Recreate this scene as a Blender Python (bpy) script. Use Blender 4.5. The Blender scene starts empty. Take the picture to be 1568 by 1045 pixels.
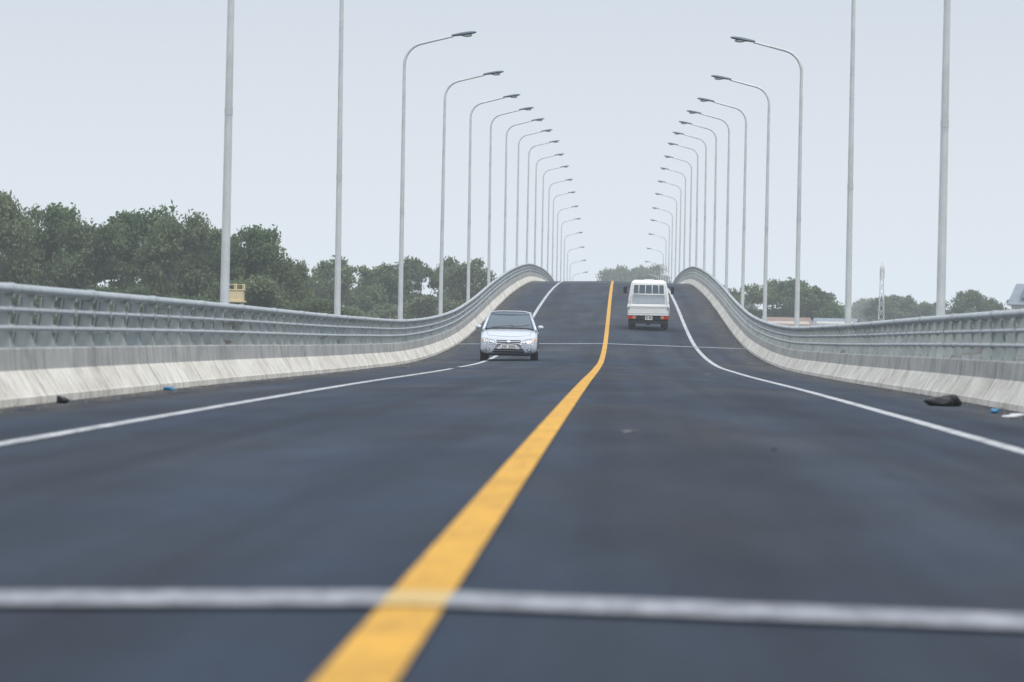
import bpy, math, random
import numpy as np
from mathutils import Vector, Matrix
from mathutils.bvhtree import BVHTree
random.seed(7); rng=np.random.default_rng(7)
scene=bpy.context.scene
CZ=0.70
# ------------------------------------------------------------------ profile
PX=np.array([-60,27,55,91,112,130,146,162,187,212,237,262,287,312,337,362,387,412,437,462,487,512,560,640,760],float)
PZ=np.array([-.70,-.71,-.76,-.86,-.86,-.68,-.36,.17,1.17,2.07,2.8,3.35,3.62,3.76,3.7,3.45,3.0,2.4,1.6,.6,-.5,-1.6,-3.6,-5.5,-6.0],float)+CZ
_d=np.diff(PZ)/np.diff(PX)
_m=np.zeros(len(PX)); _m[0]=0; _m[-1]=_d[-1]
for i in range(1,len(PX)-1):
    h0=PX[i]-PX[i-1];h1=PX[i+1]-PX[i]
    _m[i]=(_d[i-1]*h1+_d[i]*h0)/(h0+h1)
def zr(y):
    y=min(max(y,PX[0]),PX[-1]-1e-3)
    i=int(np.searchsorted(PX,y,side='right')-1); h=PX[i+1]-PX[i]; t=(y-PX[i])/h
    return ((2*t**3-3*t**2+1)*PZ[i]+(t**3-2*t**2+t)*h*_m[i]+(-2*t**3+3*t**2)*PZ[i+1]+(t**3-t**2)*h*_m[i+1])
YS=list(np.arange(-30,760.1,2.0))
ZS=[zr(y) for y in YS]
def zs(y): return float(np.interp(y,YS,ZS))
XC=-0.5
def zroad(x,y): return zs(y)-0.02*abs(x-XC)
XL,XR=-5.85,4.62   # parapet inner faces
# ------------------------------------------------------------------ helpers
def new_obj(name,verts,faces,mats=(),midx=None,smooth=False,parent=None,coll=None):
    me=bpy.data.meshes.new(name); me.from_pydata([tuple(v) for v in verts],[],[tuple(f) for f in faces])
    for m in mats: me.materials.append(m)
    if midx is not None: me.polygons.foreach_set('material_index',np.array(midx,dtype=np.int32))
    if smooth: me.polygons.foreach_set('use_smooth',np.ones(len(me.polygons),dtype=bool))
    me.update()
    ob=bpy.data.objects.new(name,me); scene.collection.objects.link(ob)
    if parent: ob.parent=parent
    return ob
def empty(name,loc=(0,0,0),rot=(0,0,0)):
    e=bpy.data.objects.new(name,None); e.empty_display_size=.3; e.location=loc; e.rotation_euler=rot
    scene.collection.objects.link(e); return e
class MB:
    def __init__(s): s.v=[];s.f=[];s.m=[]
    def add(s,vs,fs,m=0):
        o=len(s.v); s.v+= [tuple(v) for v in vs]
        for f in fs: s.f.append(tuple(i+o for i in f)); s.m.append(m)
    def box(s,x0,x1,y0,y1,z0,z1,m=0):
        vs=[(x0,y0,z0),(x1,y0,z0),(x1,y1,z0),(x0,y1,z0),(x0,y0,z1),(x1,y0,z1),(x1,y1,z1),(x0,y1,z1)]
        s.add(vs,[(0,3,2,1),(4,5,6,7),(0,1,5,4),(1,2,6,5),(2,3,7,6),(3,0,4,7)],m)
    def prism(s,poly,axis,a0,a1,m=0):
        n=len(poly)
        if axis=='y': vs=[(p[0],a0,p[1]) for p in poly]+[(p[0],a1,p[1]) for p in poly]
        elif axis=='x': vs=[(a0,p[0],p[1]) for p in poly]+[(a1,p[0],p[1]) for p in poly]
        else: vs=[(p[0],p[1],a0) for p in poly]+[(p[0],p[1],a1) for p in poly]
        fs=[tuple(range(n)),tuple(range(2*n-1,n-1,-1))]+[(i,(i+1)%n+0,(i+1)%n+n,i+n) for i in range(n)]
        s.add(vs,fs,m)
    def tube(s,pts,rad,n=8,m=0,sx=1.0,cap=True):
        pts=[Vector(p) for p in pts]; k=len(pts)
        if not hasattr(rad,'__len__'): rad=[rad]*k
        vs=[];fs=[]
        up0=None
        for i,p in enumerate(pts):
            t=(pts[min(i+1,k-1)]-pts[max(i-1,0)]).normalized()
            if up0 is None:
                up0=Vector((0,0,1)) if abs(t.z)<.9 else Vector((0,1,0))
            a=t.cross(up0).normalized(); b=a.cross(t).normalized(); up0=b
            for j in range(n):
                an=2*math.pi*j/n
                vs.append(p+a*math.cos(an)*rad[i]*sx+b*math.sin(an)*rad[i])
        for i in range(k-1):
            for j in range(n):
                fs.append((i*n+j,i*n+(j+1)%n,(i+1)*n+(j+1)%n,(i+1)*n+j))
        if cap:
            fs.append(tuple(range(n-1,-1,-1))); fs.append(tuple((k-1)*n+j for j in range(n)))
        s.add(vs,fs,m)
    def cyl(s,c,ax,r,h,n=20,m=0):
        c=Vector(c);d=Vector(ax).normalized()
        s.tube([c-d*h/2,c+d*h/2],r,n,m)
    def ell(s,c,r,nu=14,nv=8,m=0,rot=None):
        vs=[];fs=[]
        R=rot or Matrix.Identity(3)
        for i in range(nv+1):
            ph=math.pi*i/nv
            for j in range(nu):
                th=2*math.pi*j/nu
                p=R@Vector((r[0]*math.sin(ph)*math.cos(th),r[1]*math.sin(ph)*math.sin(th),r[2]*math.cos(ph)))
                vs.append(Vector(c)+p)
        for i in range(nv):
            for j in range(nu):
                fs.append((i*nu+j,(i+1)*nu+j,(i+1)*nu+(j+1)%nu,i*nu+(j+1)%nu))
        s.add(vs,fs,m)
    def obj(s,name,mats,smooth=False,parent=None,bevel=0,sub=0):
        o=new_obj(name,s.v,s.f,mats,s.m,smooth,parent)
        if bevel:
            b=o.modifiers.new('bevel','BEVEL'); b.width=bevel; b.segments=2; b.limit_method='ANGLE'; b.angle_limit=math.radians(40)
        if sub:
            b=o.modifiers.new('sub','SUBSURF'); b.levels=sub; b.render_levels=sub
        return o
# ------------------------------------------------------------------ materials
def mat(name,col=(.5,.5,.5),rough=.6,metal=0,spec=.5,coat=0,emit=None):
    m=bpy.data.materials.new(name); m.use_nodes=True; b=m.node_tree.nodes['Principled BSDF']
    b.inputs['Base Color'].default_value=(*col,1); b.inputs['Roughness'].default_value=rough
    b.inputs['Metallic'].default_value=metal; b.inputs['Specular IOR Level'].default_value=spec
    b.inputs['Coat Weight'].default_value=coat; b.inputs['Coat Roughness'].default_value=.08
    return m
class NT:
    def __init__(s,m): s.t=m.node_tree; s.b=s.t.nodes['Principled BSDF']
    def n(s,ty,**k):
        nd=s.t.nodes.new(ty)
        for a,b in k.items(): setattr(nd,a,b)
        return nd
    def l(s,a,b): s.t.links.new(a,b)
    def coord(s,scale=(1,1,1),kind='Object'):
        tc=s.n('ShaderNodeTexCoord'); mp=s.n('ShaderNodeMapping'); mp.inputs['Scale'].default_value=scale
        s.l(tc.outputs[kind],mp.inputs['Vector']); return mp.outputs['Vector']
    def noise(s,vec,scale,detail=4,rough=.6):
        n=s.n('ShaderNodeTexNoise'); n.inputs['Scale'].default_value=scale; n.inputs['Detail'].default_value=detail; n.inputs['Roughness'].default_value=rough
        s.l(vec,n.inputs['Vector']); return n.outputs['Fac']
    def ramp(s,fac,stops):
        r=s.n('ShaderNodeValToRGB'); e=r.color_ramp.elements
        while len(e)<len(stops): e.new(.5)
        for i,(p,c) in enumerate(stops):
            e[i].position=p; e[i].color=(*c,1) if hasattr(c,'__len__') else (c,c,c,1)
        s.l(fac,r.inputs['Fac']); return r.outputs['Color']
    def mix(s,fac,a,b,mode='MIX'):
        m=s.n('ShaderNodeMix',data_type='RGBA',blend_type=mode)
        for inp,val in ((m.inputs['Factor'],fac),(m.inputs[6],a),(m.inputs[7],b)):
            if isinstance(val,(int,float)): inp.default_value=val
            elif isinstance(val,tuple): inp.default_value=(*val,1)
            else: s.l(val,inp)
        return m.outputs[2]
    def bump(s,h,st=.3,d=.01):
        b=s.n('ShaderNodeBump'); b.inputs['Strength'].default_value=st; b.inputs['Distance'].default_value=d
        s.l(h,b.inputs['Height']); s.l(b.outputs[0],s.b.inputs['Normal'])
    def base(s,c): s.l(c,s.b.inputs['Base Color'])
# asphalt
M_asph=mat('asphalt',rough=.88,spec=.18); t=NT(M_asph)
v=t.coord(); big=t.noise(t.coord((.22,.05,1)),1.0,5,.62); med=t.noise(t.coord((.9,.16,1)),1.0,5,.6)
fine=t.noise(v,28,3,.7); trk=t.noise(t.coord((1.3,.012,1)),1.0,3,.5); blot=t.noise(t.coord((1.6,.5,1),),1.0,3,.7)
c=t.ramp(big,[(.3,(.015,.030,.058)),(.5,(.027,.038,.058)),(.70,(.047,.052,.060))])
c=t.mix(.75,c,t.ramp(med,[(.3,.5),(.5,.85),(.72,1.3)]),'MULTIPLY')
c=t.mix(.75,c,t.ramp(trk,[(.35,.70),(.6,1.3)]),'MULTIPLY')
c=t.mix(.5,c,t.ramp(fine,[(.3,.6),(.7,1.4)]),'MULTIPLY')
c=t.mix(t.ramp(blot,[(.70,0.0),(.78,.35)]),c,(.085,.09,.095))
tc=t.n('ShaderNodeTexCoord'); sx=t.n('ShaderNodeSeparateXYZ'); t.l(tc.outputs['Object'],sx.inputs[0])
ab=t.n('ShaderNodeMath',operation='ADD'); t.l(sx.outputs[0],ab.inputs[0]); ab.inputs[1].default_value=.615
ab2=t.n('ShaderNodeMath',operation='ABSOLUTE'); t.l(ab.outputs[0],ab2.inputs[0])
mr=t.n('ShaderNodeMapRange'); mr.inputs[1].default_value=4.1; mr.inputs[2].default_value=5.25; t.l(ab2.outputs[0],mr.inputs[0])
du=t.noise(t.coord((2.2,.5,1)),1.4,5,.65)
mm=t.n('ShaderNodeMath',operation='MULTIPLY'); t.l(mr.outputs[0],mm.inputs[0]); t.l(t.ramp(du,[(.36,0.0),(.60,1.0)]),mm.inputs[1])
c=t.mix(mm.outputs[0],c,(.10,.093,.08))
t.base(c); t.bump(fine,.35,.01)
def paint(name,col,wear,lo=.30,hi=.52):
    m=mat(name,rough=.7,spec=.3); t=NT(m)
    a=t.noise(t.coord((3,1.1,1)),3.0,6,.7); b=t.noise(t.coord(),1.1,3,.5)
    c=t.mix(t.ramp(a,[(lo,0.0),(hi,1.0)]),wear,col)
    c=t.mix(.6,c,t.ramp(b,[(.3,.72),(.7,1.08)]),'MULTIPLY'); t.base(c); return m
M_white=paint('white_road_paint',(.56,.58,.60),(.16,.17,.19),.32,.56)
M_yellow=paint('yellow_road_paint',(.64,.345,.035),(.32,.18,.035),.26,.5)
M_joint=paint('joint_mortar',(.36,.38,.42),(.14,.155,.18),.34,.64)
M_jointy=paint('joint_mortar_painted',(.60,.43,.17),(.42,.3,.12),.2,.5)
def concrete(name,col,dark,streak=.6):
    m=mat(name,rough=.85,spec=.3); t=NT(m)
    a=t.noise(t.coord((.5,.5,1.2)),1.6,6,.65); b=t.noise(t.coord((1.5,1.5,.25)),3.0,4,.6); f=t.noise(t.coord(),35,3,.6)
    c=t.mix(t.ramp(a,[(.3,0.0),(.6,1.0)]),dark,col)
    c=t.mix(streak,c,t.ramp(b,[(.3,.62),(.55,1.0),(.75,1.06)]),'MULTIPLY')
    c=t.mix(.25,c,t.ramp(f,[(.3,.7),(.7,1.2)]),'MULTIPLY'); t.base(c); t.bump(f,.2,.005); return m
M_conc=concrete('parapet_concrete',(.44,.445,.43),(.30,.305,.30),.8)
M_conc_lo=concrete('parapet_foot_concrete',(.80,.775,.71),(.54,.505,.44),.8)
M_gap=mat('joint_dirt',(.05,.043,.036),.9)
M_deck=concrete('deck_concrete',(.36,.35,.33),(.24,.23,.22))
def galv(name,c0,c1,rough=.5,metal=.35,rust=0):
    m=mat(name,rough=rough,metal=metal); t=NT(m)
    a=t.noise(t.coord((1,1,.5)),3,5,.6); c=t.mix(t.ramp(a,[(.35,0.0),(.65,1.0)]),c0,c1)
    if rust:
        r=t.noise(t.coord((.3,.12,1.5)),2.2,6,.7); c=t.mix(t.ramp(r,[(.58,0.0),(.72,rust)]),c,(.16,.085,.045))
    t.base(c); return m
M_rail=galv('galvanised_rail',(.34,.39,.41),(.46,.50,.52),.42,.35,.7)
M_post=galv('galvanised_post',(.29,.335,.345),(.42,.455,.455),.55,.2,.9)
M_pole=galv('galvanised_pole',(.50,.54,.56),(.66,.69,.71),.45,.2)
M_head=mat('lamp_housing',(.10,.13,.17),.4,.3)
M_lens=mat('lamp_glass',(.45,.5,.52),.15)
# ------------------------------------------------------------------ ground
M_ground=mat('grass_ground',rough=.95,spec=.1); t=NT(M_ground)
a=t.noise(t.coord(),.02,6,.6); b=t.noise(t.coord(),.4,5,.7)
c=t.ramp(a,[(.3,(.05,.075,.035)),(.5,(.08,.10,.05)),(.7,(.14,.13,.09))])
c=t.mix(.6,c,t.ramp(b,[(.3,.6),(.7,1.3)]),'MULTIPLY'); t.base(c)
GZ=-5.6
g=[];gf=[]
N=40
for i in range(N+1):
    for j in range(N+1):
        x=-6000+12000*i/N; y=-2000+12000*j/N
        g.append((x,y,GZ))
for i in range(N):
    for j in range(N):
        a=i*(N+1)+j; gf.append((a,a+N+1,a+N+2,a+1))
new_obj('ground',g,gf,[M_ground])
# ------------------------------------------------------------------ road
road=empty('road')
def strip(name,x0,x1,y0,y1,dz,m,mb=None):
    xs=[x0]+([XC] if x0<XC<x1 else [])+[x1]
    ys=[y0]+[y for y in YS if y0<y<y1]+[y1]
    vs=[(x,y,zroad(x,y)+dz) for y in ys for x in xs]; n=len(xs)
    fs=[(i*n+j,i*n+j+1,(i+1)*n+j+1,(i+1)*n+j) for i in range(len(ys)-1) for j in range(n-1)]
    return new_obj(name,vs,fs,[m],parent=road)
strip('asphalt',XL-.02,XR+.02,-30,760,0,M_asph)
strip('centre_line',XC-.08,XC+.08,-30,760,.008,M_yellow)
strip('edge_line_left',-3.92,-3.78,-30,90.5,.004,M_white)
strip('edge_line_left_b',-3.92,-3.78,94.5,760,.004,M_white)
strip('edge_line_right',2.71,2.85,-30,760,.004,M_white)
def joint(yc,w,nm):
    strip(nm+'_mortar',XL,XC-.08,yc-w/2,yc+w/2,.012,M_joint)
    strip(nm+'_mortar_r',XC+.08,XR,yc-w/2,yc+w/2,.012,M_joint)
    strip(nm+'_mortar_c',XC-.08,XC+.08,yc-w/2,yc+w/2,.012,M_jointy)
joint(9.92,.55,'joint_near'); joint(142,.9,'joint_mid'); joint(249,.9,'joint_crest')
mb=MB()
prof=[(-6.75,-.32),(-6.75,-.62),(-4.3,-.8),(-3.6,-1.9),(2.4,-1.9),(3.1,-.8),(5.5,-.62),(5.5,-.32)]
yy=[y for y in YS if y<=640]
vs=[];fs=[];n=len(prof)
for y in yy:
    for p in prof: vs.append((p[0],y,zs(y)+p[1]))
for i in range(len(yy)-1):
    for j in range(n):
        fs.append((i*n+j,i*n+(j+1)%n,(i+1)*n+(j+1)%n,(i+1)*n+j))
mb.add(vs,fs,0)
for py in range(0,620,33):
    zt=zs(py)-1.9
    if zt-GZ>.8:
        mb.box(-3.4,2.2,py-.8,py+.8,zt-.9,zt,0)
        mb.cyl((-2.2,py,(GZ-1+zt-.9)/2),(0,0,1),.7,zt-.9-GZ+1,20,0); mb.cyl((1.0,py,(GZ-1+zt-.9)/2),(0,0,1),.7,zt-.9-GZ+1,20,0)
mb.obj('bridge_deck',[M_deck])
# ------------------------------------------------------------------ parapets
YE=600
def parapet(x0,sg):
    root=empty('bridge_parapet')
    U=lambda u:x0+sg*u
    foot=MB(); up=MB()
    y=-20.0
    while y<YE:
        L=5.0 if y<330 else 10.0
        a=y+.035; b=y+L-.035+random.uniform(-.02,.02)
        def sweep(mb,prof,m=0):
            n=len(prof); ys=[a,(a+b)/2,b]; vs=[]
            for yq in ys:
                zb=zroad(x0,yq)
                for p in prof: vs.append((U(p[0]),yq,zb+p[1]))
            fs=[]
            for i in range(2):
                for j in range(n):
                    fs.append((i*n+j,i*n+(j+1)%n,(i+1)*n+(j+1)%n,(i+1)*n+j))
            fs.append(tuple(range(n))); fs.append(tuple(2*n+j for j in range(n-1,-1,-1)))
            mb.add(vs,fs,m)
        j=random.uniform(-.006,.006)
        sweep(foot,[(0.0+j,-.05),(0.0+j,.075),(.015+j,.09),(.165,.335),(.175,.335),(.175,-.05)])
        sweep(up,[(.1755,-.3),(.17,.336),(.19,.55),(.205,.565),(.455,.565),(.47,.55),(.47,-.3)])
        y+=L
    foot.obj('foot',[M_conc_lo],parent=root); up.obj('upstand',[M_conc],parent=root)
    ys=[yq for yq in YS if -20<=yq<=YE]; vs=[];fs=[]; prof=[(.04,-.04),(.04,.06),(.195,.315),(.22,.545),(.44,.545),(.44,-.3)]; n=len(prof)
    for yq in ys:
        for p in prof: vs.append((U(p[0]),yq,zroad(x0,yq)+p[1]))
    for i in range(len(ys)-1):
        for j in range(n): fs.append((i*n+j,i*n+(j+1)%n,(i+1)*n+(j+1)%n,(i+1)*n+j))
    new_obj('joint_core',vs,fs,[M_gap],parent=root)
    vs=[];fs=[]; prof=[(.47,-.02),(.9,-.04),(.9,-.35),(.47,-.35)]
    for yq in ys:
        for p in prof: vs.append((U(p[0]),yq,zroad(x0,yq)+p[1]))
    for i in range(len(ys)-1):
        for j in range(4): fs.append((i*4+j,i*4+(j+1)%4,(i+1)*4+(j+1)%4,(i+1)*4+j))
    new_obj('edge_slab',vs,fs,[M_deck],parent=root)
    r=MB()
    for (u,h,rad,sxx) in ((.25,1.155,.055,1.25),(.235,.945,.03,1.2),(.225,.76,.03,1.2)):
        r.tube([(U(u),yq,zroad(x0,yq)+h) for yq in ys],rad,10,0,sx=sxx)
        for yq in np.arange(-15,YE-2,6.0):
            r.tube([(U(u),yq-.14,zroad(x0,yq-.14)+h),(U(u),yq+.14,zroad(x0,yq+.14)+h)],rad*1.16,10,0,sx=sxx)
    r.obj('rails',[M_rail],smooth=True,parent=root)
    p=MB()
    outl=[(.22,.587),(.43,.587),(.41,.68),(.385,.80),(.36,.92),(.35,1.03),(.33,1.105),(.20,1.105),(.20,1.07),(.235,1.04),(.235,.99),(.20,.985),(.20,.905),(.24,.90),(.24,.805),(.20,.80),(.20,.715),(.245,.71)]
    for yq in np.arange(-18,YE-1,1.5):
        zb=zroad(x0,yq); jit=random.uniform(-.008,.008)
        p.prism([(U(a+jit),zb+b) for a,b in outl],'y',yq-.045,yq+.045,0)
        x_a,x_b=sorted((U(.205),U(.45)))
        p.box(x_a,x_b,yq-.11,yq+.11,zb+.566,zb+.586,0)
        p.prism([(U(.43+jit),zb+.588),(U(.444+jit),zb+.588),(U(.375+jit),zb+.95),(U(.355+jit),zb+1.10),(U(.341+jit),zb+1.10),(U(.361+jit),zb+.95)],'y',yq-.08,yq+.08,0)
        if yq<150:
            for bx in (.222,.438):
                for by in (-.08,.08): p.cyl((U(bx),yq+by,zb+.60),(0,0,1),.013,.03,6,0)
    p.obj('posts',[M_post],parent=root)
    return root
parapet(XL,-1); parapet(XR,1)
# ------------------------------------------------------------------ street lamps
heads=[8.55,9.08,9.77,10.67,11.5,12.2,12.75,13.0,13.18,13.1,12.9,12.4,11.9,11.07,10,8.9,7.8,6.6]
def lamp(x,y,sg,ztop,lean):
    zb=zroad(x,y)-.05
    H=ztop-zb
    m=MB()
    pts=[];rad=[]
    hs=H-1.02
    for k in range(9):
        h=hs*k/8; pts.append((0,0,h)); rad.append(.078-.034*k/8)
    R=.62
    ang=math.radians(76)
    for k in range(1,8):
        a=ang*k/7; pts.append((sg*R*(1-math.cos(a)),0,hs+R*math.sin(a))); rad.append(.044-.006*k/7)
    ex=sg*R*(1-math.cos(ang)); ez=hs+R*math.sin(ang)
    dx=math.sin(ang); dz=math.cos(ang)
    for k in (1,2,3):
        l=.95*k/3; pts.append((ex+sg*dx*l,0,ez+dz*l)); rad.append(.036-.005*k/3)
    m.tube(pts,rad,10,0)
    tx,tz=pts[-1][0],pts[-1][2]
    da=math.radians(9)
    prof=[(-.06,.035,.035),(.06,.055,.045),(.22,.10,.058),(.42,.125,.06),(.58,.11,.045),(.66,.05,.02)]
    vs=[];fs=[];n=10
    for (l,w,h) in prof:
        cx=tx+sg*l*math.cos(da); cz=tz+l*math.sin(da)
        for j in range(n):
            an=2*math.pi*j/n
            vs.append((cx,w*math.cos(an),cz+.02+h*math.sin(an)*(1 if math.sin(an)>0 else .7)))
    for i in range(len(prof)-1):
        for j in range(n): fs.append((i*n+j,i*n+(j+1)%n,(i+1)*n+(j+1)%n,(i+1)*n+j))
    fs.append(tuple(range(n))); fs.append(tuple((len(prof)-1)*n+j for j in range(n-1,-1,-1)))
    m.add(vs,fs,1)
    m.ell((tx+sg*.38,0,tz+.03),(.16,.085,.05),10,6,2)
    m.box(-.17,.17,-.17,.17,0,.025,0); m.tube([(0,0,.025),(0,0,.4)],[.10,.081],10,0)
    m.box(-.045,.045,-.085,-.07,.7,1.05,0)
    m.tube([(0,0,hs*.5),(0,0,hs*.5+.12)],.066,10,0)
    for bx in (-.13,.13):
        for by in (-.13,.13): m.cyl((bx,by,.05),(0,0,1),.016,.06,6,0)
    o=m.obj('street_lamp',[M_pole,M_head,M_lens],smooth=True)
    o.location=(x,y,zb); o.rotation_euler=(0,lean,random.uniform(-.06,.06))
    md=o.modifiers.new('es','EDGE_SPLIT'); md.split_angle=math.radians(50)
ysl=[-13,12,37,62,87]+[112+25*k for k in range(18)]
for i,y in enumerate(ysl):
    zt=(heads[i-5] if i>=5 else zroad(-6,y)-CZ+9.5)+CZ
    lamp(-6.27,y,1,zt,random.uniform(-.004,.004))
    lamp(5.06,y,-1,zt-.03,random.uniform(-.004,.004))
# ------------------------------------------------------------------ trees
M_bark=mat('bark',(.11,.095,.075),.9)
def leafmat(name,stops):
    m=mat(name,rough=.7,spec=.12); t=NT(m)
    g=t.n('ShaderNodeNewGeometry'); oi=t.n('ShaderNodeObjectInfo')
    nn=t.noise(t.coord((1,1,1)),.75,3,.6)
    ad=t.n('ShaderNodeMath',operation='MULTIPLY_ADD'); t.l(g.outputs['Random Per Island'],ad.inputs[0]); ad.inputs[1].default_value=.3; t.l(nn,ad.inputs[2])
    ad2=t.n('ShaderNodeMath',operation='MULTIPLY_ADD'); t.l(oi.outputs['Random'],ad2.inputs[0]); ad2.inputs[1].default_value=.25; t.l(ad.outputs[0],ad2.inputs[2])
    c=t.ramp(ad2.outputs[0],stops); t.base(c)
    tr=t.n('ShaderNodeBsdfTranslucent'); t.l(t.mix(.5,c,(.12,.19,.06)),tr.inputs[0])
    ms=t.n('ShaderNodeMixShader'); ms.inputs[0].default_value=.35
    out=[n for n in t.t.nodes if n.type=='OUTPUT_MATERIAL'][0]
    t.l(t.b.outputs[0],ms.inputs[1]); t.l(tr.outputs[0],ms.inputs[2]); t.l(ms.outputs[0],out.inputs[0])
    return m
M_leafA=leafmat('foliage',[(.42,(.055,.098,.062)),(.66,(.090,.150,.082)),(.88,(.14,.20,.095)),(1.0,(.20,.235,.12))])  # greens partly lightened, so some distance haze sits in the colour
M_leafB=leafmat('foliage_olive',[(.42,(.062,.10,.07)),(.66,(.105,.152,.092)),(.88,(.16,.20,.11)),(1.0,(.21,.23,.14))])  # olive greens, likewise lightened a little for haze
def quads(P,s0,s1,r):
    n=len(P); a=r.normal(size=(n,3)); a/=np.linalg.norm(a,axis=1)[:,None]; b=np.cross(a,r.normal(size=(n,3))); b/=np.linalg.norm(b,axis=1)[:,None]
    s=r.uniform(s0,s1,n)[:,None]; l=s*r.uniform(1.0,1.7,(n,1))
    return np.stack([P-a*l,P+b*s*.6,P+a*l,P-b*s*.6],axis=1).reshape(-1,3)
def tree_mesh(seed,leafm,dens=1.0,spread=1.0,airy=0,ls=(.06,.14)):
    r=np.random.default_rng(seed); mb=MB()
    H=10.0
    tp=[(0,0,-.5)];cx=cy=0
    for k in range(1,7):
        cx+=r.normal()*.12; cy+=r.normal()*.12; tp.append((cx,cy,H*.85*k/6))
    mb.tube(tp,[.22,.19,.165,.14,.11,.07,.03],7,0)
    clumps=[]
    for k in range(34):
        h=r.uniform(.22,.95)
        shape=math.sin(math.pi*min(1,max(0,(h-.10)/.94)))**.6
        R=2.9*spread*shape*r.uniform(.45,1.0)
        a=k*2.39996+r.normal()*.3
        c=np.array([R*math.cos(a)+cx*h,R*math.sin(a)+cy*h,H*h+r.normal()*.2])
        clumps.append((c,r.uniform(.5,1.15)*(1-.25*airy)))
        s=np.array([cx*h*.8,cy*h*.8,H*max(.12,h-.22)])
        mid=(s+c)/2+np.array([0,0,-.15])
        if k%2==0: mb.tube([s,mid,c],[.07,.045,.015],5,0)
    for k in range(7):
        clumps.append((np.array([cx+r.normal()*.8*spread,cy+r.normal()*.8*spread,H*r.uniform(.86,.985)]),r.uniform(.35,.8)))
    V=[]
    for c,cr in clumps:
        n=int(430*dens*cr**1.7*(1-.35*airy))
        d=r.normal(size=(n,3)); d/=np.linalg.norm(d,axis=1)[:,None]
        rad=cr*r.uniform(.2,1.0,n)**.6*(1+.2*r.normal(size=n))
        V.append(quads(c+d*rad[:,None]*np.array([1.15,1.15,.72]),ls[0],ls[1],r))
    V=np.concatenate(V); nq=len(V)//4
    nv=len(mb.v); vs=list(mb.v)+[tuple(v) for v in V.tolist()]; fs=list(mb.f)+[(nv+4*i,nv+4*i+1,nv+4*i+2,nv+4*i+3) for i in range(nq)]
    mi=[0]*len(mb.f)+[1]*nq
    me=bpy.data.meshes.new('tree_mesh'); me.from_pydata(vs,[],fs)
    me.materials.append(M_bark); me.materials.append(leafm)
    me.polygons.foreach_set('material_index',np.array(mi,dtype=np.int32)); me.update(); return me
TA=[tree_mesh(11+i,M_leafA if i%2 else M_leafB,1.35,1+.12*(i%3),0 if i%3 else .2) for i in range(5)]
TB=[tree_mesh(31+i,M_leafB if i%2 else M_leafA,1.1,1+.1*(i%3),.5 if i%2 else 0,(.08,.17)) for i in range(4)]
TC=[tree_mesh(51+i,M_leafB,.8,1.1,0,(.1,.2)) for i in range(3)]
def put(root,me,x,y,ztop,w=1.0,k=0):
    h=(ztop+CZ-GZ)/10.0
    o=bpy.data.objects.new('tree_%d'%k,me); scene.collection.objects.link(o); o.parent=root
    o.location=(x,y,GZ); o.rotation_euler=(0,0,random.uniform(0,6.28)); o.scale=(w,w,h); return o
def belt(name,lst,T,wm=1.0):
    root=empty(name)
    for k,(x,y,z,w) in enumerate(lst): put(root,T[k%len(T)] if k%3 else random.choice(T),x,y,z,w*wm,k)
    return root
L1=[(-41.5,255,8.0,1.05),(-38.3,262,7.5,1.0),(-35.2,257,6.7,1.0),(-32,263,7.6,1.05),(-29.2,258,6.7,.95),(-26.6,262,6.3,.95),(-24.3,258,6.2,.85),(-22.3,262,4.6,.7),
 (-45,258,7.4,1.1),(-48,262,7.8,1.1),(-52,256,7,1.1),(-56,260,7.6,1.1),(-61,258,6.9,1.2),(-66,262,7.4,1.2)]
L1+=[(x+random.uniform(-.8,.8),random.uniform(268,280),random.uniform(4.4,5.8),1.1) for x in np.arange(-68,-24,2.6)]
L1+=[(x+random.uniform(-.8,.8),random.uniform(246,252),random.uniform(.2,3.4),.95) for x in np.arange(-66,-20,2.4)]
belt('treeline',L1,TA)
L2=[(-31,375,5.9,1.1),(-28.6,384,4.6,1.0),(-26.3,378,6.5,1.2),(-23.6,383,5.8,1.1),(-21.6,378,5.0,1.0),(-19.4,380,7.1,1.1),(-16.9,384,7.3,1.1),(-15.0,378,6.2,1.0),(-12.9,384,4.3,.9)]
L2+=[(x+random.uniform(-.8,.8),random.uniform(386,400),random.uniform(3.0,4.8),1.3) for x in np.arange(-60,-12,3.0)]
L2+=[(x+random.uniform(-.8,.8),random.uniform(362,370),random.uniform(1.5,3.2),1.2) for x in np.arange(-34,-11,2.8)]
belt('treeline',L2,TB)
L3=[(14.2,448,5.9,1.15),(17.5,452,6.6,1.3),(20.9,449,6.2,1.3),(23.8,452,4.9,1.0)]
L3+=[(x,random.uniform(456,466),random.uniform(2.0,3.6),1.3) for x in np.arange(10,27,3.0)]
belt('treeline',L3,TB)
L4=[(40,600,5.6,1.3),(43.7,604,6.6,1.5),(47.6,600,5.4,1.3),(51,603,3.4,1.2),(36,604,2.6,1.2),(53.5,604,4.8,1.1)]
L4+=[(x,random.uniform(606,620),random.uniform(1.5,3.2),1.5) for x in np.arange(24,66,3.4)]
belt('treeline',L4,TC)
L5=[(45.0,500,6.0,1.1),(47.4,503,5.4,1.0),(58,505,5.5,1.2),(63,500,6.5,1.3)]
belt('treeline',L5,TB)
L6=[(-1.6,900,14.0,1.7),(2.2,903,15.0,2.0),(6.6,900,15.2,2.1),(10.2,902,12.5,1.5)]
L6+=[(x,random.uniform(915,930),random.uniform(5,9),2.2) for x in list(np.arange(-110,140,5.5))]
belt('treeline',L6,TC)
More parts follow.
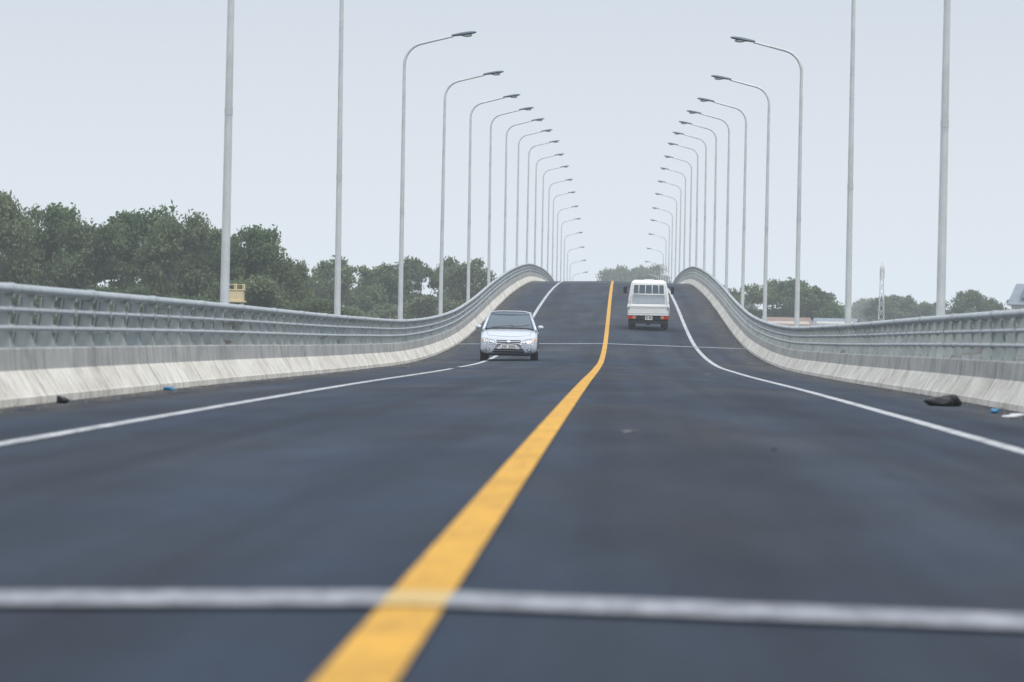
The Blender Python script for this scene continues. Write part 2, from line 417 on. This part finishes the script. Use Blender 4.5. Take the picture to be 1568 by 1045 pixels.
def scrub():
    r=np.random.default_rng(5); V=[]
    def patch(x0,x1,y0,y1,n,h,s):
        P=np.stack([r.uniform(x0,x1,n),r.uniform(y0,y1,n),GZ+h*r.uniform(0,1,n)**1.3],axis=1); V.append(quads(P,s*.6,s,r))
    patch(-66,-18,238,246,14000,4.5,.25); patch(-40,-9,352,362,9000,5.5,.3); patch(9,30,430,440,4000,5.2,.3); patch(26,70,580,592,6000,5.5,.4)
    A=np.concatenate(V); n=len(A)//4
    new_obj('shrubs',A.tolist(),[(4*i,4*i+1,4*i+2,4*i+3) for i in range(n)],[M_leafB])
scrub()
# ------------------------------------------------------------------ buildings
M_wallp=concrete('plaster_pink',(.50,.44,.40),(.40,.35,.32),.4); M_wallw=concrete('plaster_pale',(.52,.52,.50),(.42,.42,.40),.4)
M_wallc=concrete('plaster_cream',(.72,.60,.38),(.58,.48,.31),.3)
M_roofr=concrete('roof_tile_faded',(.27,.19,.165),(.20,.15,.13),.4); M_roofb=concrete('roof_tile_blue_grey',(.24,.28,.33),(.18,.21,.25),.3)
M_win=mat('window_glass',(.05,.06,.07),.15); M_frame=mat('window_frame',(.6,.6,.58),.6)
def house(name,x,y,w,d,eave,ridge,mw,mr,floors=2,rot=0,dormer=False,nw=4):
    root=empty(name,(x,y,GZ),(0,0,rot)); E=eave+CZ-GZ; R=ridge+CZ-GZ
    b=MB(); b.box(-w/2,w/2,-d/2,d/2,0,E,0)
    b.prism([(-d/2,E+.002),(d/2,E+.002),(0,R-.14)],'x',-w/2,w/2,0)
    b.obj('walls',[mw],parent=root)
    r=MB(); o=.45
    for s in (-1,1):
        r.prism([(s*(d/2+o),E-.25),(0,R),(0,R-.12),(s*(d/2+o),E-.37)],'x',-w/2-o,w/2+o,0)
    if dormer:
        for dx in (-w*.22,w*.2):
            r.prism([(dx-.9,E+.55),(dx+.9,E+.55),(dx,R+.25)],'y',-d/2-.1,0,0)
    r.obj('roof',[mr],parent=root)
    wn=MB(); fr=MB(); fh=E/floors
    for f in range(floors):
        for k in range(nw):
            cx=-w/2+w*(k+.5)/nw; z0=f*fh+fh*.32; hh=fh*.42; ww=min(1.1,w/nw*.5)
            for s in (-1,1):
                ya,yb=sorted((s*(d/2+.01),s*(d/2+.03))); wn.box(cx-ww/2,cx+ww/2,ya,yb,z0,z0+hh,0)
                ya,yb=sorted((s*(d/2+.002),s*(d/2+.06)))
                fr.box(cx-ww/2-.1,cx+ww/2+.1,ya,yb,z0-.12,z0-.003); fr.box(cx-ww/2-.08,cx+ww/2+.08,ya,yb,z0+hh+.003,z0+hh+.1)
                fr.box(cx-.03,cx+.03,*sorted((s*(d/2+.031),s*(d/2+.045))),z0,z0+hh)
    wn.obj('windows',[M_win],parent=root); fr.obj('frames',[M_frame],parent=root)
    dr=MB(); dr.box(-.5,.5,-d/2-.035,-d/2-.005,0.02,2.1); dr.obj('door',[mat('door_paint',(.15,.1,.07),.6)],parent=root)
house('plaster_house',18.3,432,4.5,6,1.2,1.9,M_wallp,M_roofr,2,.1,nw=3)
house('plaster_house',24.0,436,4,6,1.3,1.9,M_wallw,M_roofb,2,-.1,nw=3)
house('plaster_house',43,570,8,7,1.6,2.3,M_wallp,M_roofr,2,.05,nw=6)
house('plaster_house',54.2,500,7.0,8,4.6,7.0,M_wallw,M_roofb,4,-.35,True,4)
tw=empty('water_tower',(-23.2,236,GZ)); m=MB()
Z=1.35+CZ-GZ
for sx in (-.42,.42):
    for sy in (-.42,.42): m.box(sx-.08,sx+.08,sy-.08,sy+.08,0,Z,0)
for q in (2.5,5.0): m.box(-.45,.45,-.45,.45,q,q+.12,0)
m.obj('legs',[M_wallw],parent=tw)
m=MB(); m.box(-.62,.62,-.62,.62,Z,Z+.10); m.box(-.5,.5,-.5,.5,Z+.1,Z+.72); m.box(-.56,.56,-.56,.56,Z+.72,Z+.79)
for sx in (-.5,0,.5):
    for sy in (-.5,.5): m.box(sx-.03,sx+.03,sy-.03,sy+.03,Z+.79,Z+1.12)
for sy in (-.5,.5): m.box(-.53,.53,sy-.02,sy+.02,Z+1.05,Z+1.09)
m.obj('tank',[M_wallc],parent=tw)
tm=empty('telecom_mast',(33.3,500,GZ)); m=MB(); Z=9.0+CZ-GZ; s0,s1=.55,.16
cs=[(-1,-1),(1,-1),(1,1),(-1,1)]
for c in cs: m.tube([(c[0]*s0,c[1]*s0,0),(c[0]*s1,c[1]*s1,Z)],.04,5)
for k in range(14):
    za=Z*k/14; zb=Z*(k+1)/14; sa=s0+(s1-s0)*k/14; sb=s0+(s1-s0)*(k+1)/14
    for i in range(4):
        a=cs[i];b=cs[(i+1)%4]; m.tube([(a[0]*sa,a[1]*sa,za),(b[0]*sb,b[1]*sb,zb)],.02,4); m.tube([(b[0]*sa,b[1]*sa,za),(a[0]*sb,a[1]*sb,zb)],.02,4)
m.obj('lattice',[M_pole],parent=tm); m=MB()
for a in range(3):
    an=a*2.09+.3; m.box(.28*math.cos(an)-.07,.28*math.cos(an)+.07,.28*math.sin(an)-.06,.28*math.sin(an)+.06,Z-1.7,Z-.3)
m.tube([(0,0,Z-.2),(0,0,Z+.5)],.03,5)
m.obj('antennas',[M_frame],parent=tm)
# ------------------------------------------------------------------ vehicles
M_silver=mat('silver_car_paint',(.54,.59,.67),.3,.35,.5,.8)
M_whitep=mat('white_car_paint',(.76,.77,.76),.35,0,.5,.5)
M_glass=mat('tinted_glass',(.035,.045,.055),.06,0,.9)
M_glassl=mat('windscreen_glass',(.05,.085,.12),.08,0,1.0)
M_black=mat('black_trim',(.015,.015,.017),.6); M_rub=mat('tyre_rubber',(.015,.015,.016),.85)
M_rim=mat('alloy_wheel',(.45,.46,.48),.35,.6); M_chrome=mat('chrome',(.75,.75,.77),.15,.9)
M_lamp=mat('headlamp_lens',(.66,.70,.74),.08,.1,.8,1); M_lampd=mat('headlamp_bezel',(.16,.17,.19),.2,.5); M_red=mat('tail_lamp_red',(.45,.02,.015),.25); M_or=mat('indicator_orange',(.7,.22,.02),.3)
M_plate=mat('number_plate',(.75,.75,.73),.5); M_ink=mat('plate_characters',(.03,.03,.03),.6)
M_int=mat('cabin_interior',(.04,.04,.045),.8); M_cabshade=mat('cab_back_shaded',(.33,.375,.42),.5,.1)  # last one: blue-grey colour painting the shade on the cab back
def wheels(root,xs,ys,r,w):
    k=0
    for y in ys:
        for x in xs:
            m=MB(); sg=1 if x>0 else -1
            m.tube([(x-w/2,y,r),(x-w/2+.02,y,r),(x+w/2-.02,y,r),(x+w/2,y,r)],[r-.025,r,r,r-.025],24,0)
            xo=x+sg*w/2
            m.tube([(xo-sg*.02,y,r),(xo+sg*.006,y,r)],[r*.64,r*.62],20,1)
            m.tube([(xo,y,r),(xo+sg*.03,y,r)],[r*.16,r*.12],12,1)
            for q in range(5):
                a=q*1.2566; m.box(xo+min(0,sg*.02),xo+max(0,sg*.02)+.001,y+.1*math.cos(a)-.02,y+.1*math.cos(a)+.02,r+.1*math.sin(a)-.02,r+.1*math.sin(a)+.02,2)
            m.obj('wheel_%d'%k,[M_rub,M_rim,M_black],parent=root); k+=1
def plate(root,x,y,z,w,h,nm='number_plate'):
    m=MB(); m.box(x-w/2,x+w/2,y-.012,y,z-h/2,z+h/2,0)
    n=8
    for i in range(n):
        cx=x-w*.42+w*.84*(i+.5)/n
        if i==3: continue
        m.box(cx-w*.035,cx+w*.035,y-.016,y-.0125,z-h*.3,z+h*.3,1)
        m.box(cx-w*.012,cx+w*.012,y-.018,y-.0165,z-h*.12,z+h*.1,0)
    m.obj(nm,[M_plate,M_ink],parent=root)
def car():
    y0=113.2; x0=-3.19
    sl=math.atan((zs(y0+3)-zs(y0+.5))/2.5)
    root=empty('silver_hatchback_car',(x0,y0,zroad(x0,y0+.7)),(sl,.0,math.radians(.6)))
    sec=[(0.0,.66,.25,.50,.57),(.02,.72,.22,.53,.61),(.09,.785,.19,.60,.68),(.22,.815,.18,.68,.755),(.42,.828,.18,.75,.83),(.70,.832,.18,.81,.895),(.98,.832,.18,.86,.95),(1.15,.832,.19,.88,.965),(1.8,.835,.19,.90,.95),(2.6,.835,.19,.91,.95),(3.2,.825,.20,.92,.96),(3.55,.80,.22,.91,.96),(3.70,.76,.25,.86,.93),(3.76,.68,.3,.75,.85)]
    vs=[];n=None
    for (y,w,zb,zm,zt) in sec:
        half=[(0,zb),(w*.6,zb),(w*.93,zb+.02),(w,zb+.10),(w,zb+(zm-zb)*.55),(w*.99,zm-.05),(w*.93,zm+.01),(w*.72,zm+(zt-zm)*.72),(w*.4,zt-.008),(0,zt)]
        ring=half+[(-a,b) for a,b in reversed(half[1:-1])]; n=len(ring)
        vs+=[(a,y,b) for a,b in ring]
    fs=[(i*n+j,i*n+(j+1)%n,(i+1)*n+(j+1)%n,(i+1)*n+j) for i in range(len(sec)-1) for j in range(n)]
    def capring(base,sc,dy):
        o=len(vs); zc=sum(vs[base+j][2] for j in range(n))/n
        for j in range(n):
            a=vs[base+j]; vs.append((a[0]*sc,a[1]+dy,zc+(a[2]-zc)*sc))
        for j in range(n): fs.append((base+j,base+(j+1)%n,o+(j+1)%n,o+j))
        return o
    o1=capring(0,.9,-.02); o2=capring(o1,.6,-.015); fs.append(tuple(o2+j for j in range(n-1,-1,-1)))
    o1=capring((len(sec)-1)*n,.9,.02); fs.append(tuple(o1+j for j in range(n)))
    m=MB(); m.add(vs,fs,0); body=m.obj('body',[M_silver],smooth=True,parent=root,sub=2)
    dg=bpy.context.evaluated_depsgraph_get(); ev=body.evaluated_get(dg); me=ev.to_mesh()
    bvh=BVHTree.FromPolygons([v.co.copy() for v in me.vertices],[tuple(p.vertices) for p in me.polygons]); ev.to_mesh_clear()
    def hit(x,z):
        h=bvh.ray_cast(Vector((x,-2,z)),Vector((0,1,0)))
        return h[0].y if h[0] else .3
    d=MB()
    def drape(q,mi,off,nu=10,nv=5):
        V=[]
        for j in range(nv+1):
            b=j/nv
            for i in range(nu+1):
                a=i/nu
                x=(1-b)*((1-a)*q[0][0]+a*q[1][0])+b*((1-a)*q[3][0]+a*q[2][0])
                z=(1-b)*((1-a)*q[0][1]+a*q[1][1])+b*((1-a)*q[3][1]+a*q[2][1])
                V.append((x,hit(x,z)-off,z))
        d.add(V,[(j*(nu+1)+i,j*(nu+1)+i+1,(j+1)*(nu+1)+i+1,(j+1)*(nu+1)+i) for j in range(nv) for i in range(nu)],mi)
    def disc(x,z,rx,rz,mi,off):
        V=[(x,hit(x,z)-off-.01,z)]+[(x+rx*math.cos(k*math.pi/8),hit(x+rx*math.cos(k*math.pi/8),z+rz*math.sin(k*math.pi/8))-off,z+rz*math.sin(k*math.pi/8)) for k in range(16)]
        d.add(V,[(0,1+k,1+(k+1)%16) for k in range(16)],mi)
    for s in (-1,1):
        drape([(s*.39,.495),(s*.755,.52),(s*.775,.665),(s*.41,.60)],3,.004)
        drape([(s*.40,.507),(s*.745,.53),(s*.765,.652),(s*.42,.59)],0,.009)
        disc(s*.52,.560,.055,.040,5,.014); disc(s*.52,.560,.036,.027,1,.018)
        disc(s*.64,.585,.050,.042,5,.014); disc(s*.64,.585,.032,.027,1,.018)
        drape([(s*.715,.545),(s*.752,.55),(s*.762,.64),(s*.728,.63)],2,.012,3,3)
        disc(s*.60,.315,.062,.042,3,.006); disc(s*.60,.315,.040,.028,0,.014)
    drape([(-.34,.515),(.34,.515),(.355,.60),(-.355,.60)],3,.006,14,3)
    drape([(-.33,.553),(.33,.553),(.335,.567),(-.335,.567)],1,.016,14,1); disc(0,.562,.055,.03,1,.026)
    drape([(-.47,.235),(.47,.235),(.42,.345),(-.42,.345)],3,.006,14,3)
    drape([(-.44,.285),(.44,.285),(.44,.295),(-.44,.295)],4,.012,14,1)
    drape([(-.60,.46),(.60,.46),(.60,.468),(-.60,.468)],3,.003,18,1)
    drape([(-.70,.185),(.70,.185),(.72,.215),(-.72,.215)],3,.01,18,1)
    def top(x,y):
        h=bvh.ray_cast(Vector((x,y,3)),Vector((0,0,-1))); return h[0].z if h[0] else .7
    for s in (-1,1): d.tube([(s*(.60+.08*k/8),.2+.75*k/8,top(s*(.60+.08*k/8),.2+.75*k/8)) for k in range(9)],.0045,5,3)
    d.tube([(x,.13+.12*(x/.6)**2,top(x,.13+.12*(x/.6)**2)) for x in np.linspace(-.6,.6,13)],.0045,5,3)
    d.tube([(x,.86+.10*(x/.7)**2,top(x,.86+.10*(x/.7)**2)+.012) for x in np.linspace(-.70,.70,13)],.028,6,3)
    d.tube([(-.5,.86,.965),(-.1,.93,1.0),(.12,.98,1.02)],.008,5,3); d.tube([(.05,.85,.975),(.35,.96,1.0),(.58,1.05,1.04)],.008,5,3)
    d.obj('front_details',[M_lamp,M_chrome,M_or,M_black,M_silver,M_lampd],smooth=True,parent=root)
    B=[(-.735,.98),(.735,.98),(.745,2.4),(.70,3.60),(-.70,3.60),(-.745,2.4)]
    T=[(-.56,1.72),(.56,1.72),(.585,2.5),(.54,3.34),(-.54,3.34),(-.585,2.5)]
    zb,zt=.88,1.365
    vs=[(a,b,zb) for a,b in B]+[(a,b,zt) for a,b in T]
    m=MB(); m.add(vs,[(1,2,8,7),(2,3,9,8),(3,4,10,9),(4,5,11,10),(5,0,6,11)],0)
    W=[];nx=8;nz=4
    for j in range(nz+1):
        tt=j/nz
        for i in range(nx+1):
            s=i/nx*2-1; xw=(.735+(.56-.735)*tt)*s; yw=.98+(1.72-.98)*tt-.10*(1-s*s)
            W.append((xw,yw,zb+(zt-zb)*tt+.015*math.sin(math.pi*tt)))
    m.add(W,[(j*(nx+1)+i,j*(nx+1)+i+1,(j+1)*(nx+1)+i+1,(j+1)*(nx+1)+i) for j in range(nz) for i in range(nx)],1)
    m.obj('glazing',[M_glass,M_glassl],smooth=False,parent=root)
    R=[];nx=8;ny=6
    for j in range(ny+1):
        tt=j/ny; w=.575+.03*math.sin(math.pi*tt)-.015*tt
        for i in range(nx+1):
            s=i/nx*2-1
            R.append((w*s,1.68+(3.40-1.68)*tt-(.10*(1-s*s) if j==0 else 0),1.368+.05*(1-s**4)**.7+.028*math.sin(math.pi*min(1,tt*.9+.1))))
    k=len(R); R2=[(a,b,1.35) for a,b,c in R]
    fs=[(j*(nx+1)+i,j*(nx+1)+i+1,(j+1)*(nx+1)+i+1,(j+1)*(nx+1)+i) for j in range(ny) for i in range(nx)]
    fs+=[(i,i+1,k+i+1,k+i) for i in range(nx)]+[((ny)*(nx+1)+i,ny*(nx+1)+i+1,k+ny*(nx+1)+i+1,k+ny*(nx+1)+i) for i in range(nx)]
    fs+=[(j*(nx+1),(j+1)*(nx+1),k+(j+1)*(nx+1),k+j*(nx+1)) for j in range(ny)]+[(j*(nx+1)+nx,(j+1)*(nx+1)+nx,k+(j+1)*(nx+1)+nx,k+j*(nx+1)+nx) for j in range(ny)]
    m=MB(); m.add(R+R2,fs,0)
    for s in (-1,1):
        m.tube([(s*.765,.88,.87),(s*.675,1.30,1.13),(s*.57,1.74,1.375)],[.05,.042,.04],8,0)
        m.tube([(s*.757,2.4,.9),(s*.595,2.48,1.37)],.03,6,1)
        m.tube([(s*.71,3.60,.9),(s*.55,3.34,1.37)],.06,8,0)
    m.obj('roof_and_pillars',[M_silver,M_black],smooth=True,parent=root)
    m=MB(); m.box(-.09,.09,1.50,1.53,1.235,1.285,0); m.obj('rear_view_mirror',[M_black],parent=root)
    plate(root,0,hit(0,.42)-.012,.415,.47,.105)
    mi=MB()
    for s in (-1,1):
        mi.ell((s*.90,1.22,.965),(.095,.055,.062),12,8,0); mi.tube([(s*.74,1.25,.90),(s*.84,1.23,.94)],.025,6,1)
        mi.box(s*.90-.07,s*.90+.07,1.255,1.278,.93,1.01,2)
    mi.obj('door_mirrors',[M_silver,M_black,M_glass],smooth=True,parent=root)
    it=MB()
    for s in (-1,1):
        for yw in (.70,3.10):
            pts=[(s*.822,yw+.345*math.cos(a),.29+.345*math.sin(a)) for a in np.linspace(-.2,math.pi+.2,12)]
            it.tube(pts,.014,6,1)
            it.cyl((s*.79,yw,.30),(1,0,0),.325,.075,20,1)
        it.box(s*.825-.012,s*.825+.012,1.05,2.76,.2,.27,1)
        it.tube([(s*.832,1.08,.22),(s*.832,1.10,.9)],.004,4,1); it.tube([(s*.835,2.3,.22),(s*.835,2.34,.9)],.004,4,1)
        it.box(s*.84-.012,s*.84+.012,2.05,2.22,.78,.81,2)
        it.box(s*.62-.13,s*.62+.13,3.66,3.77,.66,.95,3)
    it.obj('trim',[M_int,M_black,M_silver,M_red],smooth=False,parent=root)
    un=MB(); un.box(-.60,.60,.25,3.5,.14,.25,0); un.obj('underbody',[M_black],parent=root)
    wheels(root,(-.72,.72),(.70,3.10),.29,.185)
car()
def truck():
    y0=160.0; x0=1.17
    sl=math.atan((zs(y0+4)-zs(y0+.5))/3.5)
    root=empty('white_pickup_truck',(x0,y0,zroad(x0,y0+.8)-.02),(sl,0,math.radians(-.5)))
    m=MB()
    m.box(-.85,.85,.06,2.62,.60,.66,0)
    m.box(-.86,-.81,.06,2.62,.66,.99,0); m.box(.81,.86,.06,2.62,.66,.99,0); m.box(-.81,.81,2.57,2.62,.66,.99,0)
    m.obj('cargo_bed',[M_whitep],parent=root,bevel=.008)
    m=MB(); m.box(-.855,.855,.0,.05,.60,.98,0)
    for cx in (-.56,0,.56):
        m.box(cx-.24,cx+.24,-.012,-.001,.69,.705,0); m.box(cx-.24,cx+.24,-.012,-.001,.90,.915,0)
        m.box(cx-.25,cx-.235,-.012,-.001,.69,.915,0); m.box(cx+.235,cx+.25,-.012,-.001,.69,.915,0)
    m.box(-.855,.855,-.02,-.002,.95,.985,0)
    for s in (-1,1): m.box(s*.80-.03,s*.80+.03,-.03,-.021,.85,.95,1); m.box(s*.835-.012,s*.835+.012,-.028,-.022,.6,.94,1)
    m.obj('tailgate',[M_whitep,M_chrome],parent=root,bevel=.004)
    m=MB()
    for cx in np.linspace(-.42,.42,4): m.tube([(cx,2.55,1.40),(cx*.97,2.55,1.84)],.016,6,0)
    m.tube([(-.74,2.55,.99),(-.70,2.55,1.84),(.70,2.55,1.84),(.74,2.55,.99)],.028,6,0); m.tube([(-.71,2.55,1.40),(.71,2.55,1.40)],.022,6,0)
    m.obj('cab_guard',[M_whitep],smooth=True,parent=root)
    rings=[(.45,.80,2.70,4.62),(.75,.845,2.68,4.72),(1.15,.845,2.68,4.68),(1.30,.83,2.69,4.60),(1.78,.745,2.74,4.22),(1.90,.71,2.80,4.08),(1.965,.60,2.95,3.9)]
    vs=[]
    for (z,w,ya,yb) in rings:
        c=.1
        vs+=[(-w+c,ya,z),(w-c,ya,z),(w,ya+c,z),(w,yb-c*1.5,z),(w-c*1.5,yb,z),(-w+c*1.5,yb,z),(-w,yb-c*1.5,z),(-w,ya+c,z)]
    fs=[(i*8+j,i*8+(j+1)%8,(i+1)*8+(j+1)%8,(i+1)*8+j) for i in range(len(rings)-1) for j in range(8)]
    fs.append(tuple(range(7,-1,-1))); fs.append(tuple((len(rings)-1)*8+j for j in range(8)))
    m=MB(); m.add(vs,fs,0); m.obj('cab',[M_whitep],smooth=False,parent=root,bevel=.03)
    m=MB()
    m.add([(-.60,2.665,1.40),(.60,2.665,1.40),(.585,2.712,1.76),(-.585,2.712,1.76)],[(0,1,2,3)],0)
    m.add([(-.62,2.672,1.38),(.62,2.672,1.38),(.605,2.719,1.78),(-.605,2.719,1.78)],[(0,1,2,3)],1)
    for s in (-1,1):
        m.add([(s*.848,2.95,1.30),(s*.848,4.4,1.28),(s*.775,4.12,1.74),(s*.77,2.98,1.76)],[(0,1,2,3)],0)
    m.add([(-.68,4.635,1.28),(.68,4.635,1.28),(.60,4.27,1.77),(-.60,4.27,1.77)],[(0,1,2,3)],0)
    m.obj('glazing',[M_glassl,M_black],parent=root)
    m=MB(); m.box(-.66,.66,2.63,2.665,1.0,1.36,0)
    for cx in (-.4,-.13,.13,.4): m.box(cx-.02,cx+.02,2.615,2.629,1.02,1.34,0)
    m.obj('cab_back_shade_panel',[M_cabshade],parent=root)  # panel carries the shade of the lower cab back in its colour
    m=MB()
    m.box(-.80,.80,.05,.12,.44,.585,2)
    for s in (-1,1):
        m.box(s*.74-.10,s*.74+.10,.0,.05,.46,.58,0); m.box(s*.60-.035,s*.60+.035,.0,.05,.46,.58,1); m.box(s*.53-.03,s*.53+.03,.002,.05,.46,.58,3)
        m.box(s*.66-.15,s*.66+.15,.30,.32,.10,.60,2)
        m.box(s*.40-.05,s*.40+.05,.1,4.3,.42,.60,2)
        m.box(s*.99-.07,s*.99+.07,4.25,4.31,1.38,1.66,2); m.tube([(s*.83,4.3,1.35),(s*.97,4.28,1.42)],.015,6,2); m.tube([(s*.80,4.2,1.68),(s*.97,4.28,1.62)],.015,6,2)
    m.box(-.78,.78,.08,.16,.26,.40,2)
    m.cyl((0,1.1,.33),(1,0,0),.07,1.3,10,2); m.ell((0,1.1,.33),(.16,.16,.15),12,8,2)
    m.cyl((.38,.35,.30),(0,1,0),.03,.5,10,3)
    m.box(-.6,.6,.8,4.4,.28,.44,2)
    m.obj('rear_lights_and_chassis',[M_red,M_or,M_black,M_chrome],parent=root)
    plate(root,.02,.045,.50,.30,.16)
    wheels(root,(-.69,.69),(1.1,3.9),.30,.19)
    m=MB(); m.box(-.2,.2,3.0,3.5,1.966,2.0,0); m.obj('roof_vent',[M_whitep],parent=root,bevel=.01)
truck()
# ------------------------------------------------------------------ litter
def lump(name,x,y,r,m,seed,amp=.3):
    rr=np.random.default_rng(seed); b=MB(); b.ell((0,0,0),(1,1,1),18,10,0)
    ph=rr.uniform(0,6,6); out=[]
    for v in b.v:
        k=1+amp*(math.sin(3*v[0]+ph[0])*math.sin(4*v[2]+ph[1])+.5*math.sin(7*v[0]+ph[2]+5*v[1]))
        out.append((v[0]*k*r[0],v[1]*k*r[1],max(-.6,v[2]*k)*r[2]))
    b.v=out; o=b.obj(name,[m],smooth=True); o.location=(x,y,zroad(x,y)+r[2]*.6); o.rotation_euler=(0,0,rr.uniform(-.4,.4)); return o
M_bag=mat('black_plastic',(.006,.006,.008),.45,0,.3); M_blue=mat('blue_plastic',(.03,.22,.42),.4); M_wplast=mat('white_plastic',(.6,.62,.64),.5); M_dirt=mat('dried_mortar',(.16,.16,.16),.9); M_tar=mat('tar_spot',(.012,.012,.014),.7)
bag=empty('rubbish_bag',(0,0,0))
for a in (lump('bag_body',3.89,47.5,(.18,.16,.07),M_bag,11,.15),lump('bag_end',4.06,47.8,(.11,.12,.09),M_bag,12,.15),lump('bag_fold',3.97,47.6,(.10,.10,.085),M_bag,13,.2)): a.parent=bag
lump('rubbish_bag',-5.66,39.8,(.07,.1,.045),M_bag,3)
lump('plastic_bottle',-5.72,49.8,(.075,.05,.03),M_blue,4)
lump('plastic_bottle',4.18,43.6,(.05,.06,.035),M_blue,5)
lump('plastic_sheet',4.10,40.6,(.12,.1,.03),M_wplast,6)
for i,(x,y,r,mm_) in enumerate([(.08,28.2,.055,M_dirt),(1.0,25.0,.018,M_tar),(-3.95,91,.14,M_tar),(-3.7,92.5,.12,M_tar),(-3.6,94,.10,M_dirt),(2.0,86,.12,M_dirt),(-2.6,111,.1,M_tar),(-5.2,95,.12,M_dirt),(3.9,118,.15,M_dirt)]):
    lump('road_debris',x,y,(r,r*1.2,.008),mm_,20+i)
r=np.random.default_rng(9); V=[];F=[]
for _ in range(2600):
    side=r.random()<.5; y=r.uniform(25,220); u=abs(r.normal())*.2+.02
    x=(XL+u) if side else (XR-u); s=r.uniform(.005,.016); z=zroad(x,y)+s*.4; o=len(V)
    V+= [(x-s,y-s,z-s*.4),(x+s,y-s*.8,z-s*.4),(x+s*.8,y+s,z-s*.4),(x-s,y+s*.9,z-s*.4),(x+r.uniform(-.3,.3)*s,y,z+s*.8)]
    F+= [(o,o+1,o+4),(o+1,o+2,o+4),(o+2,o+3,o+4),(o+3,o,o+4)]
new_obj('gravel',V,F,[M_dirt])
# ------------------------------------------------------------------ atmospheric haze (homogeneous volume over the whole valley)
hz=bpy.data.materials.new('haze'); hz.use_nodes=True; n=hz.node_tree; n.nodes.clear()
out=n.nodes.new('ShaderNodeOutputMaterial'); ab=n.nodes.new('ShaderNodeVolumeAbsorption'); em=n.nodes.new('ShaderNodeEmission'); ad=n.nodes.new('ShaderNodeAddShader')
SIG=.00038
ab.inputs[0].default_value=(0,0,0,1); ab.inputs[1].default_value=SIG
em.inputs[0].default_value=(.74,.82,.90,1); em.inputs[1].default_value=SIG  # volume glows to stand in for daylight scattered by the haze
n.links.new(ab.outputs[0],ad.inputs[0]); n.links.new(em.outputs[0],ad.inputs[1]); n.links.new(ad.outputs[0],out.inputs['Volume'])
m=MB(); m.box(-3000,3000,-600,6000,GZ-5,70); m.obj('haze',[hz])
# ------------------------------------------------------------------ world / light
w=bpy.data.worlds.new('World'); scene.world=w; w.use_nodes=True; nt=w.node_tree; bg=nt.nodes['Background']
sky=nt.nodes.new('ShaderNodeTexSky'); sky.sky_type='NISHITA'; sky.sun_disc=False
SE,SA=math.radians(52),math.radians(150)
sky.sun_elevation=SE; sky.sun_rotation=SA; sky.dust_density=5; sky.air_density=1.5
tc=nt.nodes.new('ShaderNodeTexCoord'); sp=nt.nodes.new('ShaderNodeSeparateXYZ'); nt.links.new(tc.outputs['Generated'],sp.inputs[0])
rp=nt.nodes.new('ShaderNodeValToRGB'); e=rp.color_ramp.elements
while len(e)<4: e.new(.5)
for i,(p,c) in enumerate([(0,(.86,.895,.935)),(.085,(.68,.745,.835)),(.3,(.88,.93,1.0)),(.8,(1.5,1.55,1.64))]): e[i].position=p; e[i].color=(*c,1)
nt.links.new(sp.outputs[2],rp.inputs[0])
ml=nt.nodes.new('ShaderNodeVectorMath'); ml.operation='SCALE'; ml.inputs[3].default_value=10; nt.links.new(rp.outputs[0],ml.inputs[0])
mx=nt.nodes.new('ShaderNodeMix'); mx.data_type='RGBA'; mx.inputs[0].default_value=.9
nt.links.new(sky.outputs[0],mx.inputs[6]); nt.links.new(ml.outputs[0],mx.inputs[7]); nt.links.new(mx.outputs[2],bg.inputs[0]); bg.inputs[1].default_value=.1
sd=bpy.data.lights.new('sun','SUN'); sd.energy=1.2; sd.angle=math.radians(18); sd.color=(1,.96,.9)
so=bpy.data.objects.new('sun',sd); scene.collection.objects.link(so)
dirv=Vector((math.sin(SA)*math.cos(SE),math.cos(SA)*math.cos(SE),math.sin(SE)))
so.rotation_euler=dirv.to_track_quat('Z','Y').to_euler()
# ------------------------------------------------------------------ camera
cd=bpy.data.cameras.new('camera'); cam=bpy.data.objects.new('camera',cd); scene.collection.objects.link(cam); scene.camera=cam
cd.sensor_width=36; cd.lens=36*6000/1568; cd.clip_end=20000; cd.clip_start=.1
yaw=math.atan(164/6000); pitch=-math.atan(17.5/6000); roll=.018
M=Matrix.Rotation(yaw,4,'Z')@Matrix.Rotation(math.pi/2+pitch,4,'X')@Matrix.Rotation(roll,4,'Z')
cam.matrix_world=Matrix.Translation((0,0,CZ))@M
cd.dof.use_dof=True; cd.dof.focus_distance=118; cd.dof.aperture_fstop=3.8
scene.view_settings.view_transform='Standard'; scene.view_settings.look='None'; scene.view_settings.exposure=0
